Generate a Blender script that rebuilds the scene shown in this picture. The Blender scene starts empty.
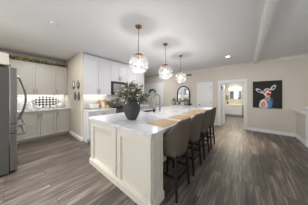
import bpy, bmesh, math, random
from mathutils import Vector, Matrix
random.seed(7)
PI = math.pi
SC = bpy.context.scene
COL = SC.collection

# ------------------------------------------------------------------ camera, world, lights, exposure
cd = bpy.data.cameras.new('camera'); cam = bpy.data.objects.new('camera', cd); COL.objects.link(cam)
cam.location = (0, 0, 1.40)
cam.rotation_euler = (PI/2, 0, math.radians(38.66))
cd.sensor_width = 36; cd.lens = 36*115/308
cd.shift_y = -7.5/308
cd.clip_start = 0.05
SC.camera = cam
w = bpy.data.worlds.new('world'); SC.world = w; w.use_nodes = True
w.node_tree.nodes['Background'].inputs[0].default_value = (0.85, 0.92, 1, 1)
w.node_tree.nodes['Background'].inputs[1].default_value = 1.2
SC.view_settings.view_transform = 'Standard'; SC.view_settings.look = 'None'
SC.view_settings.gamma = 1; SC.view_settings.use_curve_mapping = False
SC.view_settings.exposure = 0.0

def lamp(name, kind, loc, power, color=(1, 1, 1), size=1, size_y=None, rot=(0, 0, 0), spot=None):
    l = bpy.data.lights.new(name, kind); o = bpy.data.objects.new(name, l); COL.objects.link(o)
    o.location = loc; o.rotation_euler = rot; l.energy = power; l.color = color
    if kind == 'AREA':
        l.shape = 'RECTANGLE' if size_y else 'DISK'; l.size = size
        if size_y: l.size_y = size_y
    elif kind == 'SPOT':
        l.spot_size = spot; l.spot_blend = 0.8; l.shadow_soft_size = size
    else:
        l.shadow_soft_size = size
    return o
# daylight through the windows behind the camera; added fill lamp on the stair side
lamp('back_window_daylight', 'AREA', (-1.9, -2.7, 1.45), 62, (0.93, 0.97, 1), 1.7, 1.7, (PI/2, 0, 0))
lamp('back_window_daylight', 'AREA', (1.5, -2.7, 1.45), 14, (0.93, 0.97, 1), 1.7, 1.7, (PI/2, 0, 0))
lamp('stair_side_fill', 'AREA', (3.4, 2.0, 1.6), 24, (0.93, 0.97, 1), 1.8, 1.6, (PI/2, 0, PI/2))
# recessed downlight first, then added fill lamps without fixtures: x, y, watts
DOWN_AND_FILL = [(-0.48, 4.6, 4), (-0.9, -1.2, 3), (-3.2, 0.6, 15), (0.7, 1.6, 2), (-4.3, 0.4, 10), (-3.1, 3.4, 9), (1.0, -1.2, 2), (-2.3, -0.7, 5), (-3.9, 5.0, 13), (0.75, 4.4, 5)]
ZC = 2.71

# ------------------------------------------------------------------ materials
def srgb(r, g, b):
    f = lambda c: ((c/255)/12.92 if c/255 <= .04045 else (((c/255)+.055)/1.055)**2.4)
    return (f(r), f(g), f(b), 1)
def mat(name, rgb, rough=.5, metal=0, var=.05, scale=9, bump=0, emit=None, es=0, spec=None, coat=0):
    m = bpy.data.materials.new(name); m.use_nodes = True
    nt = m.node_tree; b = nt.nodes['Principled BSDF']
    c = srgb(*rgb)
    b.inputs['Roughness'].default_value = rough; b.inputs['Metallic'].default_value = metal
    if spec is not None: b.inputs['Specular IOR Level'].default_value = spec
    if coat: b.inputs['Coat Weight'].default_value = coat
    tc = nt.nodes.new('ShaderNodeTexCoord'); n = nt.nodes.new('ShaderNodeTexNoise')
    n.inputs['Scale'].default_value = scale; n.inputs['Detail'].default_value = 4
    nt.links.new(tc.outputs['Object'], n.inputs['Vector'])
    mx = nt.nodes.new('ShaderNodeMix'); mx.data_type = 'RGBA'
    mx.inputs['A'].default_value = tuple(x*(1-var) for x in c[:3])+(1,)
    mx.inputs['B'].default_value = tuple(min(1, x*(1+var)) for x in c[:3])+(1,)
    nt.links.new(n.outputs['Fac'], mx.inputs['Factor'])
    nt.links.new(mx.outputs['Result'], b.inputs['Base Color'])
    if bump:
        bp = nt.nodes.new('ShaderNodeBump'); bp.inputs['Strength'].default_value = bump; bp.inputs['Distance'].default_value = .01
        nt.links.new(n.outputs['Fac'], bp.inputs['Height']); nt.links.new(bp.outputs['Normal'], b.inputs['Normal'])
    if emit:
        b.inputs['Emission Color'].default_value = srgb(*emit); b.inputs['Emission Strength'].default_value = es
    return m
M = {}
M['ceil'] = mat('ceiling_paint', (236, 236, 237), .9, var=.012, scale=3)
M['wall'] = mat('greige_wall_paint', (222, 214, 202), .85, var=.015, scale=3)
M['cream'] = mat('warm_cream_wall_paint', (220, 212, 198), .85, var=.015, scale=3)
M['trim'] = mat('white_trim_paint', (241, 241, 241), .45, var=.01)
M['cabg'] = mat('greige_cabinet_paint', (207, 203, 195), .42, var=.012)
M['cabw'] = mat('white_cabinet_paint', (226, 225, 228), .4, var=.012)
M['isl'] = mat('cream_island_paint', (224, 217, 205), .42, var=.012)
M['pull'] = mat('brushed_nickel', (150, 148, 145), .35, 1, var=.04, scale=30)
M['dark_metal'] = mat('dark_bronze_metal', (58, 52, 48), .4, .8)
M['black'] = mat('black_paint', (24, 23, 23), .4)
M['blackglass'] = mat('black_glass', (14, 14, 16), .08)
M['copper'] = mat('copper_brass', (158, 116, 80), .35, 1, var=.05)
M['fabric'] = mat('taupe_upholstery', (95, 84, 73), .9, var=.12, scale=120, bump=.15)
M['legwood'] = mat('black_stained_wood', (22, 19, 17), .45, var=.15, scale=20)
M['vase'] = mat('charcoal_ceramic', (62, 62, 63), .6, var=.3, scale=9, bump=.2)
M['leaf'] = mat('sage_leaf', (134, 140, 120), .7, var=.45, scale=14)
M['leafd'] = mat('dark_leaf', (70, 75, 54), .7, var=.45, scale=14)
M['leafy'] = mat('yellow_green_leaf', (176, 168, 84), .7, var=.35, scale=14)
M['stem'] = mat('brown_stem', (84, 72, 52), .8)
M['blossom'] = mat('ivory_petal', (226, 222, 208), .7)
M['white'] = mat('white_ceramic', (238, 236, 232), .25)
M['creamcer'] = mat('cream_ceramic', (238, 228, 204), .35)
M['board'] = mat('honey_wood', (201, 164, 108), .55, var=.15, scale=16)
M['yellow'] = mat('yellow_glaze', (224, 189, 92), .35)
M['mirror'] = mat('mirror_silver', (225, 226, 226), .03, 1, var=0)
M['canvas'] = mat('black_painted_canvas', (42, 40, 38), .75, var=.25, scale=18)
M['steel'] = mat('stainless_steel', (150, 149, 147), .32, 1, var=.04, scale=14)
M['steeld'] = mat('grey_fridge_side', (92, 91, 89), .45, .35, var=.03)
M['tile'] = mat('pale_backsplash_tile', (226, 226, 224), .25, var=.03, scale=5)
M['bathwall'] = mat('pale_blue_grey_wall', (196, 202, 208), .85, var=.01)
M['bathwarm'] = mat('warm_bath_wall', (200, 198, 186), .85, var=.01)
M['bulb'] = mat('lit_bulb', (255, 240, 220), .4, emit=(255, 236, 210), es=7)
M['lamp_white'] = mat('lit_diffuser', (255, 250, 240), .4, emit=(255, 246, 232), es=9)
M['strip'] = mat('lit_led_strip', (255, 250, 240), .4, emit=(255, 248, 236), es=2.5)
M['grate'] = mat('vent_grey', (120, 116, 110), .6)
M['plate'] = mat('almond_plastic', (222, 216, 206), .4, var=.01)
M['orn'] = mat('antique_silver', (128, 122, 110), .45, .5, var=.3, scale=25)
for k, c in dict(p_white=(232, 230, 226), p_pink=(222, 150, 140), p_red=(196, 52, 50), p_blue=(92, 150, 190), p_teal=(56, 104, 140), p_black=(22, 20, 22), p_peach=(230, 190, 168)).items():
    M[k] = mat('paint_'+k[2:], c, .7, var=.22, scale=40)

def nodes(m): return m.node_tree, m.node_tree.nodes['Principled BSDF']
def floor_mat():
    m = bpy.data.materials.new('wood_plank_floor'); m.use_nodes = True
    nt, b = nodes(m); N = nt.nodes.new; L = nt.links.new
    tc = N('ShaderNodeTexCoord')
    mp = N('ShaderNodeMapping'); mp.inputs['Rotation'].default_value = (0, 0, PI/2)
    L(tc.outputs['Object'], mp.inputs['Vector'])
    br = N('ShaderNodeTexBrick'); br.offset = .37; br.offset_frequency = 3
    br.inputs['Scale'].default_value = 1; br.inputs['Brick Width'].default_value = 1.22; br.inputs['Row Height'].default_value = .15
    br.inputs['Mortar Size'].default_value = .003; br.inputs['Mortar Smooth'].default_value = .3
    br.inputs['Color1'].default_value = (0, 0, 0, 1); br.inputs['Color2'].default_value = (1, 1, 1, 1); br.inputs['Mortar'].default_value = (.25, .25, .25, 1)
    L(mp.outputs['Vector'], br.inputs['Vector'])
    # grain, stretched along the boards and shifted board to board
    sc = N('ShaderNodeVectorMath'); sc.operation = 'MULTIPLY'; sc.inputs[1].default_value = (24, 1.8, 1)
    L(tc.outputs['Object'], sc.inputs[0])
    ad = N('ShaderNodeVectorMath'); ad.operation = 'MULTIPLY_ADD'; ad.inputs[1].default_value = (7, 3, 11); 
    L(br.outputs['Color'], ad.inputs[0]); L(sc.outputs[0], ad.inputs[2])
    n = N('ShaderNodeTexNoise'); n.inputs['Scale'].default_value = 1; n.inputs['Detail'].default_value = 5; n.inputs['Roughness'].default_value = .62
    L(ad.outputs[0], n.inputs['Vector'])
    a = N('ShaderNodeMath'); a.operation = 'MULTIPLY_ADD'; a.inputs[1].default_value = .26
    L(br.outputs['Color'], a.inputs[0])
    a2 = N('ShaderNodeMath'); a2.operation = 'MULTIPLY_ADD'; a2.inputs[1].default_value = 1.6; a2.inputs[2].default_value = -.47
    L(n.outputs['Fac'], a2.inputs[0]); L(a2.outputs[0], a.inputs[2])
    cr = N('ShaderNodeValToRGB'); e = cr.color_ramp.elements
    e[0].position = .06; e[0].color = srgb(56, 49, 45)
    e[1].position = .98; e[1].color = srgb(168, 156, 144)
    x = e.new(.5); x.color = srgb(100, 91, 84)
    L(a.outputs[0], cr.inputs['Fac'])
    mo = N('ShaderNodeMix'); mo.data_type = 'RGBA'; mo.inputs['B'].default_value = srgb(58, 50, 46)
    L(br.outputs['Fac'], mo.inputs['Factor']); L(cr.outputs['Color'], mo.inputs['A'])
    L(mo.outputs['Result'], b.inputs['Base Color'])
    b.inputs['Roughness'].default_value = .42
    bp = N('ShaderNodeBump'); bp.inputs['Strength'].default_value = .12; bp.inputs['Distance'].default_value = .01
    L(n.outputs['Fac'], bp.inputs['Height']); L(bp.outputs['Normal'], b.inputs['Normal'])
    return m
def quartz_mat():
    m = bpy.data.materials.new('white_quartz'); m.use_nodes = True
    nt, b = nodes(m); N = nt.nodes.new; L = nt.links.new
    tc = N('ShaderNodeTexCoord'); n = N('ShaderNodeTexNoise'); n.inputs['Scale'].default_value = 1.3; n.inputs['Detail'].default_value = 7; n.inputs['Distortion'].default_value = 1.2
    L(tc.outputs['Object'], n.inputs['Vector'])
    cr = N('ShaderNodeValToRGB'); e = cr.color_ramp.elements
    e[0].position = .47; e[0].color = srgb(226, 226, 229); e[1].position = .55; e[1].color = srgb(226, 226, 229)
    x = e.new(.51); x.color = srgb(204, 204, 209)
    L(n.outputs['Fac'], cr.inputs['Fac']); L(cr.outputs['Color'], b.inputs['Base Color'])
    b.inputs['Roughness'].default_value = .16
    return m
def lattice_mat():
    m = bpy.data.materials.new('black_white_lattice'); m.use_nodes = True
    nt, b = nodes(m); N = nt.nodes.new; L = nt.links.new
    tc = N('ShaderNodeTexCoord'); mp = N('ShaderNodeMapping'); mp.inputs['Rotation'].default_value = (PI/4, 0, 0)
    L(tc.outputs['Object'], mp.inputs['Vector'])
    ck = N('ShaderNodeTexChecker'); ck.inputs['Scale'].default_value = 16
    ck.inputs['Color1'].default_value = srgb(235, 233, 228); ck.inputs['Color2'].default_value = srgb(40, 38, 36)
    L(mp.outputs['Vector'], ck.inputs['Vector']); L(ck.outputs['Color'], b.inputs['Base Color'])
    b.inputs['Roughness'].default_value = .35
    return m
def woven_mat():
    m = bpy.data.materials.new('woven_straw'); m.use_nodes = True
    nt, b = nodes(m); N = nt.nodes.new; L = nt.links.new
    tc = N('ShaderNodeTexCoord'); wv = N('ShaderNodeTexWave'); wv.inputs['Scale'].default_value = 22; wv.inputs['Distortion'].default_value = 1.5
    L(tc.outputs['Object'], wv.inputs['Vector'])
    cr = N('ShaderNodeValToRGB'); e = cr.color_ramp.elements
    e[0].color = srgb(172, 142, 104); e[1].color = srgb(206, 180, 142)
    L(wv.outputs['Fac'], cr.inputs['Fac']); L(cr.outputs['Color'], b.inputs['Base Color'])
    b.inputs['Roughness'].default_value = .85
    return m
def glass_globe_mat():
    m = bpy.data.materials.new('ribbed_clear_glass'); m.use_nodes = True
    nt = m.node_tree; N = nt.nodes.new; L = nt.links.new
    nt.nodes.remove(nt.nodes['Principled BSDF']); out = nt.nodes['Material Output']
    tr = N('ShaderNodeBsdfTransparent'); tr.inputs[0].default_value = (.97, .98, .99, 1)
    gl = N('ShaderNodeBsdfGlossy'); gl.inputs['Roughness'].default_value = .06
    tl = N('ShaderNodeBsdfTranslucent'); tl.inputs[0].default_value = (.92, .93, .95, 1)
    tc = N('ShaderNodeTexCoord'); wv = N('ShaderNodeTexWave'); wv.bands_direction = 'Z'; wv.inputs['Scale'].default_value = 9; wv.inputs['Distortion'].default_value = 2.5
    L(tc.outputs['Object'], wv.inputs['Vector'])
    mr = N('ShaderNodeMapRange'); mr.inputs['To Min'].default_value = .012; mr.inputs['To Max'].default_value = .10
    L(wv.outputs['Fac'], mr.inputs['Value'])
    m1 = N('ShaderNodeMixShader'); L(mr.outputs[0], m1.inputs[0]); L(tr.outputs[0], m1.inputs[1]); L(tl.outputs[0], m1.inputs[2])
    fr = N('ShaderNodeLayerWeight'); fr.inputs['Blend'].default_value = .25
    m2 = N('ShaderNodeMixShader'); L(fr.outputs['Facing'], m2.inputs[0]); L(m1.outputs[0], m2.inputs[1]); L(gl.outputs[0], m2.inputs[2])
    L(m2.outputs[0], out.inputs['Surface'])
    return m
def pane_mat():
    m = bpy.data.materials.new('window_glass'); m.use_nodes = True
    nt = m.node_tree; N = nt.nodes.new; L = nt.links.new
    nt.nodes.remove(nt.nodes['Principled BSDF']); out = nt.nodes['Material Output']
    tr = N('ShaderNodeBsdfTransparent'); gl = N('ShaderNodeBsdfGlossy'); gl.inputs['Roughness'].default_value = .02
    mx = N('ShaderNodeMixShader'); mx.inputs[0].default_value = .06
    L(tr.outputs[0], mx.inputs[1]); L(gl.outputs[0], mx.inputs[2]); L(mx.outputs[0], out.inputs['Surface'])
    return m
M['floor'] = floor_mat(); M['quartz'] = quartz_mat(); M['lattice'] = lattice_mat(); M['woven'] = woven_mat()
M['globe'] = glass_globe_mat(); M['pane'] = pane_mat()

# ------------------------------------------------------------------ helpers
def tag(o, label=None, cat=None, group=None, kind=None):
    if label: o['label'] = label
    if cat: o['category'] = cat
    if group: o['group'] = group
    if kind: o['kind'] = kind
    return o
def thing(name, loc, label, cat, group=None):
    o = bpy.data.objects.new(name, None); COL.objects.link(o); o.location = loc; o.empty_display_size = .1
    return tag(o, label, cat, group)
def wloc(o):
    v = Vector((0, 0, 0))
    while o: v += o.location; o = o.parent
    return v
class MB:
    def __init__(s): s.bm = bmesh.new()
    def box(s, x0, x1, y0, y1, z0, z1, bev=0):
        t = bmesh.new()
        bmesh.ops.create_cube(t, size=1, matrix=Matrix.Translation(((x0+x1)/2, (y0+y1)/2, (z0+z1)/2)) @ Matrix.Diagonal((abs(x1-x0), abs(y1-y0), abs(z1-z0), 1)))
        if bev: bmesh.ops.bevel(t, geom=t.edges[:], offset=bev, segments=2, affect='EDGES', profile=.6)
        s._add(t); return s
    def _add(s, t):
        me = bpy.data.meshes.new('tmp'); t.to_mesh(me); t.free(); s.bm.from_mesh(me); bpy.data.meshes.remove(me)
    def tube(s, pts, r, seg=8, cap=True):
        pts = [Vector(p) for p in pts]; n = len(pts); rs = r if isinstance(r, (list, tuple)) else [r]*n
        rings = []; prev = None
        for i, p in enumerate(pts):
            d = (pts[min(i+1, n-1)]-pts[max(i-1, 0)]).normalized()
            if prev is None:
                a = Vector((0, 0, 1)) if abs(d.z) < .9 else Vector((1, 0, 0)); u = d.cross(a).normalized()
            else:
                u = (prev-d*prev.dot(d)).normalized()
            prev = u; v = d.cross(u)
            rings.append([s.bm.verts.new(p+(u*math.cos(2*PI*k/seg)+v*math.sin(2*PI*k/seg))*rs[i]) for k in range(seg)])
        for a, b in zip(rings, rings[1:]):
            for k in range(seg): s.bm.faces.new((a[k], a[(k+1) % seg], b[(k+1) % seg], b[k]))
        if cap: s.bm.faces.new(rings[0][::-1]); s.bm.faces.new(rings[-1])
        return s
    def lathe(s, prof, c=(0, 0, 0), seg=24):
        rings = []
        for r, z in prof:
            if r < 1e-5: rings.append([s.bm.verts.new((c[0], c[1], c[2]+z))])
            else: rings.append([s.bm.verts.new((c[0]+r*math.cos(2*PI*k/seg), c[1]+r*math.sin(2*PI*k/seg), c[2]+z)) for k in range(seg)])
        for a, b in zip(rings, rings[1:]):
            for k in range(seg):
                k2 = (k+1) % seg
                if len(a) == 1 and len(b) == 1: continue
                if len(a) == 1: s.bm.faces.new((a[0], b[k2], b[k]))
                elif len(b) == 1: s.bm.faces.new((a[k], a[k2], b[0]))
                else: s.bm.faces.new((a[k], a[k2], b[k2], b[k]))
        return s
    def prism(s, poly, axis, a0, a1):
        # poly in the two other axes (order y,z / x,z / x,y), extruded from a0 to a1 along axis
        def P(p, a): return {'x': (a, p[0], p[1]), 'y': (p[0], a, p[1]), 'z': (p[0], p[1], a)}[axis]
        v0 = [s.bm.verts.new(P(p, a0)) for p in poly]; v1 = [s.bm.verts.new(P(p, a1)) for p in poly]
        n = len(poly)
        for k in range(n): s.bm.faces.new((v0[k], v0[(k+1) % n], v1[(k+1) % n], v1[k]))
        s.bm.faces.new(v0[::-1]); s.bm.faces.new(v1); return s
    def leaf(s, p, d, ln, wd, fold=.2):
        d = Vector(d).normalized(); a = Vector((random.uniform(-1, 1), random.uniform(-1, 1), random.uniform(-1, 1)))
        u = d.cross(a); u = u.normalized() if u.length > 1e-4 else Vector((1, 0, 0)); n = d.cross(u)
        p = Vector(p); V = s.bm.verts.new
        b = V(p); l = V(p+d*ln*.5+u*wd*.5+n*wd*fold); r = V(p+d*ln*.5-u*wd*.5+n*wd*fold); m = V(p+d*ln*.55); t = V(p+d*ln)
        for f in ((b, m, l), (b, r, m), (l, m, t), (m, r, t)): s.bm.faces.new(f)
        return s
    def build(s, name, m, parent=None, smooth=False, kind=None):
        bmesh.ops.recalc_face_normals(s.bm, faces=s.bm.faces[:])
        me = bpy.data.meshes.new(name)
        off = wloc(parent) if parent else None
        if off is None:
            xs = [v.co for v in s.bm.verts]
            off = Vector(((min(c.x for c in xs)+max(c.x for c in xs))/2, (min(c.y for c in xs)+max(c.y for c in xs))/2, min(c.z for c in xs)))
        bmesh.ops.translate(s.bm, verts=s.bm.verts[:], vec=-off)
        s.bm.to_mesh(me); s.bm.free(); me.materials.append(m)
        if smooth:
            for p in me.polygons: p.use_smooth = True
        o = bpy.data.objects.new(name, me); COL.objects.link(o)
        if parent: o.parent = parent
        else: o.location = off
        if kind: o['kind'] = kind
        return o
def struct(name, mb, m, parent=None):
    o = mb.build(name, m, parent)
    if not parent: o['kind'] = 'structure'
    return o
def copy_tree(o, parent=None):
    c = o.copy(); COL.objects.link(c); c.parent = parent
    for ch in [x for x in SC.objects if x.parent == o]: copy_tree(ch, c)
    return c
def face_panel(mb, axis, pos, sgn, u0, u1, z0, z1, st=.06, th=.024, rec=.015):
    # shaker face; axis = normal axis, pos = back plane, sgn = outward direction
    def B(a, b, c, d, t):
        if axis == 'x': mb.box(min(pos, pos+sgn*t), max(pos, pos+sgn*t), a, b, c, d)
        else: mb.box(a, b, min(pos, pos+sgn*t), max(pos, pos+sgn*t), c, d)
    B(u0, u0+st, z0, z1, th); B(u1-st, u1, z0, z1, th)
    B(u0+st, u1-st, z0, z0+st, th); B(u0+st, u1-st, z1-st, z1, th)
    B(u0+st, u1-st, z0+st, z1-st, th-rec)
    return mb
def bar_pull(mb, axis, pos, sgn, u, z0, z1, r=.006):
    off = .03*sgn
    def P(d, z): return (pos+d, u, z) if axis == 'x' else (u, pos+d, z)
    mb.tube([P(off, z0), P(off, z1)], r, 6); mb.tube([P(0, z0+.015), P(off, z0+.015)], r*.8, 6); mb.tube([P(0, z1-.015), P(off, z1-.015)], r*.8, 6)
    return mb

# ------------------------------------------------------------------ room shell
YF = 5.95
struct('floor', MB().box(-6.7, 3.6, -2.9, 10.1, -.1, 0), M['floor'])
struct('ceiling', MB().box(-6.7, 3.6, -2.9, YF+.1, ZC, ZC+.12), M['ceil'])
# far wall with the doorway
DX0, DX1, DZ = -.90, -.06, 1.93
fw = MB().box(-6.6, DX0, YF, YF+.12, 0, ZC).box(DX1, 3.55, YF, YF+.12, 0, ZC).box(DX0, DX1, YF, YF+.12, DZ, ZC)
struct('wall_far', fw, M['wall'])
struct('wall_left', MB().box(-5.72, -5.6, -.85, 1.40, 0, ZC), M['cream'])
struct('wall_fridge', MB().box(-5.72, -3.15, -.95, -.82, 0, ZC), M['cream'])
struct('wall_rear_left', MB().box(-3.27, -3.15, -2.9, -.95, 0, ZC), M['wall'])
struct('wall_alcove', MB().box(-5.6, -3.92, 1.35, 1.40, 0, ZC), M['cream'])
struct('wall_kitchen', MB().box(-4.37, -4.25, 1.40, 4.16, 0, ZC), M['cream'])
struct('wall_recess', MB().box(-6.6, -6.5, 1.46, YF, 0, ZC), M['cream'])
rw = MB().box(3.5, 3.6, -2.9, 1.0, 0, ZC).box(3.5, 3.6, 3.0, YF, 0, ZC).box(3.5, 3.6, 1.0, 3.0, 0, .75).box(3.5, 3.6, 1.0, 3.0, 2.45, ZC)
struct('wall_right', rw, M['wall'])
bw = MB()
for a, b in ((-3.15, -2.6), (-.8, .6), (2.4, 3.5)): bw.box(a, b, -2.9, -2.8, 0, ZC)
for a, b in ((-2.6, -.8), (.6, 2.4)): bw.box(a, b, -2.9, -2.8, 0, .55).box(a, b, -2.9, -2.8, 2.35, ZC)
struct('wall_back', bw, M['wall'])
for i, (a, b) in enumerate(((-2.6, -.8), (.6, 2.4))):
    wf = MB().box(a, a+.06, -2.88, -2.79, .55, 2.35).box(b-.06, b, -2.88, -2.79, .55, 2.35).box(a, b, -2.88, -2.79, .55, .61).box(a, b, -2.88, -2.79, 2.29, 2.35).box(a, b, -2.86, -2.82, 1.42, 1.46)
    f = struct('window_%d' % (i+1), wf, M['trim']); MB().box(a+.06, b-.06, -2.845, -2.84, .61, 2.29).build('window_pane', M['pane'], f)
wf = MB().box(3.5, 3.58, 1, 1.06, .75, 2.45).box(3.5, 3.58, 2.94, 3, .75, 2.45).box(3.5, 3.58, 1, 3, .75, .81).box(3.5, 3.58, 1, 3, 2.39, 2.45)
f = struct('window_3', wf, M['trim']); MB().box(3.54, 3.545, 1.06, 2.94, .81, 2.39).build('window_pane', M['pane'], f)
# stair half wall with its cap
struct('wall_stair', MB().box(1.30, 1.42, 5.10, YF, 0, .88), M['wall'])
struct('trim_1', MB().box(1.26, 1.46, 5.10, YF, .88, .915, .006).box(1.28, 1.30, 5.10, YF, .84, .88), M['trim'])
# baseboards
def bboard(name, axis, pos, sgn, u0, u1):
    mb = MB()
    for t, z0, z1 in ((.016, 0, .09), (.010, .09, .115)):
        a, b = min(pos, pos+sgn*t), max(pos, pos+sgn*t)
        if axis == 'x': mb.box(a, b, u0, u1, z0, z1)
        else: mb.box(u0, u1, a, b, z0, z1)
    struct(name, mb, M['trim'])
bboard('baseboard_far', 'y', YF, -1, .05, 1.30)
bboard('baseboard_far_centre', 'y', YF, -1, -1.22, -1.04)
bboard('baseboard_far_left', 'y', YF, -1, -4.0, -1.98)
bboard('baseboard_alcove', 'y', 1.35, -1, -5.02, -3.92)
bboard('baseboard_alcove_end', 'x', -3.92, 1, 1.334, 1.40)
bboard('baseboard_stair', 'x', 1.30, -1, 5.12, YF-.016)
# ceiling beam with stepped mouldings, crown on the stair side
struct('trim_2', MB().box(.235, .335, -2.8, YF, ZC-.075, ZC).box(.215, .355, -2.8, YF, ZC-.03, ZC).box(.255, .315, -2.8, YF, ZC-.09, ZC-.075), M['trim'])
struct('trim_3', MB().prism([(YF, ZC-.085), (YF, ZC), (YF-.085, ZC), (YF-.06, ZC-.02), (YF-.02, ZC-.06)], 'x', .92, 3.5), M['trim'])
# doorway casing
cs = MB()
for a, b in ((DX0-.10, DX0), (DX1, DX1+.10)): cs.box(a, b, YF-.022, YF, 0, DZ+.02).box(a+.015, b-.015, YF-.03, YF-.022, 0, DZ+.02)
cs.box(DX0-.10, DX1+.10, YF-.022, YF, DZ, DZ+.10).box(DX0-.115, DX1+.115, YF-.035, YF, DZ+.10, DZ+.125)
cs.box(DX0, DX0+.015, YF, YF+.12, 0, DZ).box(DX1-.015, DX1, YF, YF+.12, 0, DZ).box(DX0, DX1, YF, YF+.12, DZ-.015, DZ)
struct('trim_4', cs, M['trim'])
def panel_door(name, x0, x1, z1, y, rows, knob_x=None, hinge_x=None, leaves=1, casing=.075):
    fr = MB().box(x0-casing, x0, y-.022, y, 0, z1+casing).box(x1, x1+casing, y-.022, y, 0, z1+casing).box(x0, x1, y-.022, y, z1, z1+casing)
    d = struct(name, fr, M['trim'])
    lf = MB(); wd = (x1-x0)/leaves
    for k in range(leaves):
        a = x0+k*wd+.002; b = a+wd-.004
        lf.box(a, b, y-.006, y-.001, 0.008, z1-.003)
        for r0, r1 in rows: face_panel(lf, 'y', y-.006, -1, a, b, r0, r1, .09 if wd > .5 else .07, .012, .009)
    lf.build('door_leaf', M['trim'], d)
    if knob_x is not None:
        mb = MB(); mb.tube([(knob_x, y-.018, .92), (knob_x, y-.05, .92)], .012, 8); mb.tube([(knob_x, y-.045, .92), (knob_x, y-.055, .92), (knob_x, y-.075, .92), (knob_x, y-.083, .92)], [.018, .03, .03, .015], 12)
        mb.build('door_knob', M['black'], d)
    if hinge_x is not None:
        for z in (.25, 1.05, 1.75): MB().box(hinge_x-.008, hinge_x+.008, y-.03, y-.018, z-.045, z+.045).build('hinge', M['dark_metal'], d)
    return d
panel_door('door_1', -1.88, -1.30, 1.95, YF, ((.008, .95), (.95, 1.947)), knob_x=-1.82, hinge_x=-1.30)
dd = panel_door('door_2', -5.55, -4.10, 2.10, YF, ((.008, .98), (.98, 2.097)), leaves=2, casing=.085)
# open door leaf inside the doorway
od = struct('door_3', face_panel(face_panel(MB().box(-.885, -.85, YF+.13, YF+.90, .008, DZ-.02), 'x', -.85, 1, YF+.13, YF+.9, .008, .95, .09, .012, .008), 'x', -.85, 1, YF+.13, YF+.9, .95, DZ-.02, .09, .012, .008), M['trim'])
MB().box(-.89, -.835, YF+.055, YF+.075, 1.68, 1.78).build('hinge', M['black'], od)
MB().tube([(-.838, YF+.83, .95), (-.79, YF+.83, .95)], .014, 8).build('door_knob', M['black'], od)
# small bathroom behind the doorway
YB = 9.85
struct('wall_bath_back', MB().box(-1.5, .5, YB, YB+.1, 0, 2.5), M['bathwarm'])
struct('wall_bath_left', MB().box(-1.5, -1.4, YF+.12, YB, 0, 2.5), M['bathwall'])
struct('wall_bath_right', MB().box(.2, .3, YF+.12, YB, 0, 2.5), M['bathwall'])
struct('ceiling_bath', MB().box(-1.5, .3, YF+.12, YB+.1, 2.15, 2.25), M['bathwall'])

# ------------------------------------------------------------------ cabinets, left run (fronts face +x)
def cab(name, label, x_back, x_front, y0, y1, z0, z1, mt, doors, handle_side, group=None, toe=0, upper=False, crown=0, strip=False, cat='cabinet'):
    t = thing(name, ((x_back+x_front)/2, (y0+y1)/2, z0), label, cat, group)
    x_back += .012
    bd = MB().box(x_back, x_front-.02, y0, y1, z0+toe, z1)
    if toe: bd.box(x_back, x_front-.09, y0, y1, z0, z0+toe)
    bd.build('body', mt, t)
    if toe: MB().box(x_front-.09, x_front-.082, y0, y1, z0, z0+toe).build('toe_kick', mt, t)
    wd = (y1-y0)/doors
    for k in range(doors):
        a, b = y0+k*wd+.005, y0+(k+1)*wd-.005
        d = face_panel(MB(), 'x', x_front-.02, 1, a, b, z0+toe+.003, z1-.003).build('door', mt, t)
        hs = handle_side[k]; u = a+.03 if hs < 0 else b-.03
        zz = (z0+.05, z0+.19) if upper else (z1-.20, z1-.06)
        bar_pull(MB(), 'x', x_front, 1, u, *zz, .008).build('handle', M['pull'], d)
    if crown: MB().box(x_back, x_front+.015, y0, y1, z1, z1+crown*.5).box(x_back, x_front+.035, y0, y1, z1+crown*.5, z1+crown).build('crown', mt, t)
    if strip: MB().box(x_back+.08, x_back+.11, y0+.05, y1-.05, z0-.012, z0-.001).build('light_strip', M['strip'], t)
    return t
WX = -5.6
cab('base_cabinet', 'greige double-door base cabinet under the lattice tray, beside the fridge', WX, -5.0, .20, .97, 0, .89, M['cabg'], 2, (1, -1), 'base cabinets of the alcove', toe=.10)
cab('base_cabinet', 'narrow greige single-door base cabinet in the alcove corner by the cream wall', WX, -5.0, .97, 1.345, 0, .89, M['cabg'], 1, (-1,), 'base cabinets of the alcove', toe=.10)
cab('base_cabinet', 'greige base cabinet half hidden behind the steel refrigerator', WX, -5.0, -.60, .20, 0, .89, M['cabg'], 2, (1, -1), 'base cabinets of the alcove', toe=.10)
UX = -5.26
cab('wall_cabinet', 'tall greige double-door wall cabinet above the lattice tray', WX, UX, .0, 1.0, 1.40, 2.39, M['cabg'], 2, (1, -1), 'wall cabinets of the alcove', upper=True, crown=.03, strip=True)
cab('wall_cabinet', 'narrow greige single-door wall cabinet above the white round vase', WX, UX, 1.0, 1.345, 1.40, 2.39, M['cabg'], 1, (-1,), 'wall cabinets of the alcove', upper=True, crown=.03, strip=True)
cab('wall_cabinet', 'greige wall cabinet next to the refrigerator, mostly behind it', WX, UX, -.80, .0, 1.40, 2.39, M['cabg'], 2, (1, -1), 'wall cabinets of the alcove', upper=True, crown=.03, strip=True)
tag(MB().box(WX, -4.965, -.80, 1.349, .895, .93, .004).build('countertop', M['quartz']), 'white countertop on the greige alcove cabinets, left of the wall ornaments', 'countertop')
struct('trim_5', MB().box(-5.598, -5.59, -.80, 1.349, .932, 1.398), M['tile'])
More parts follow.
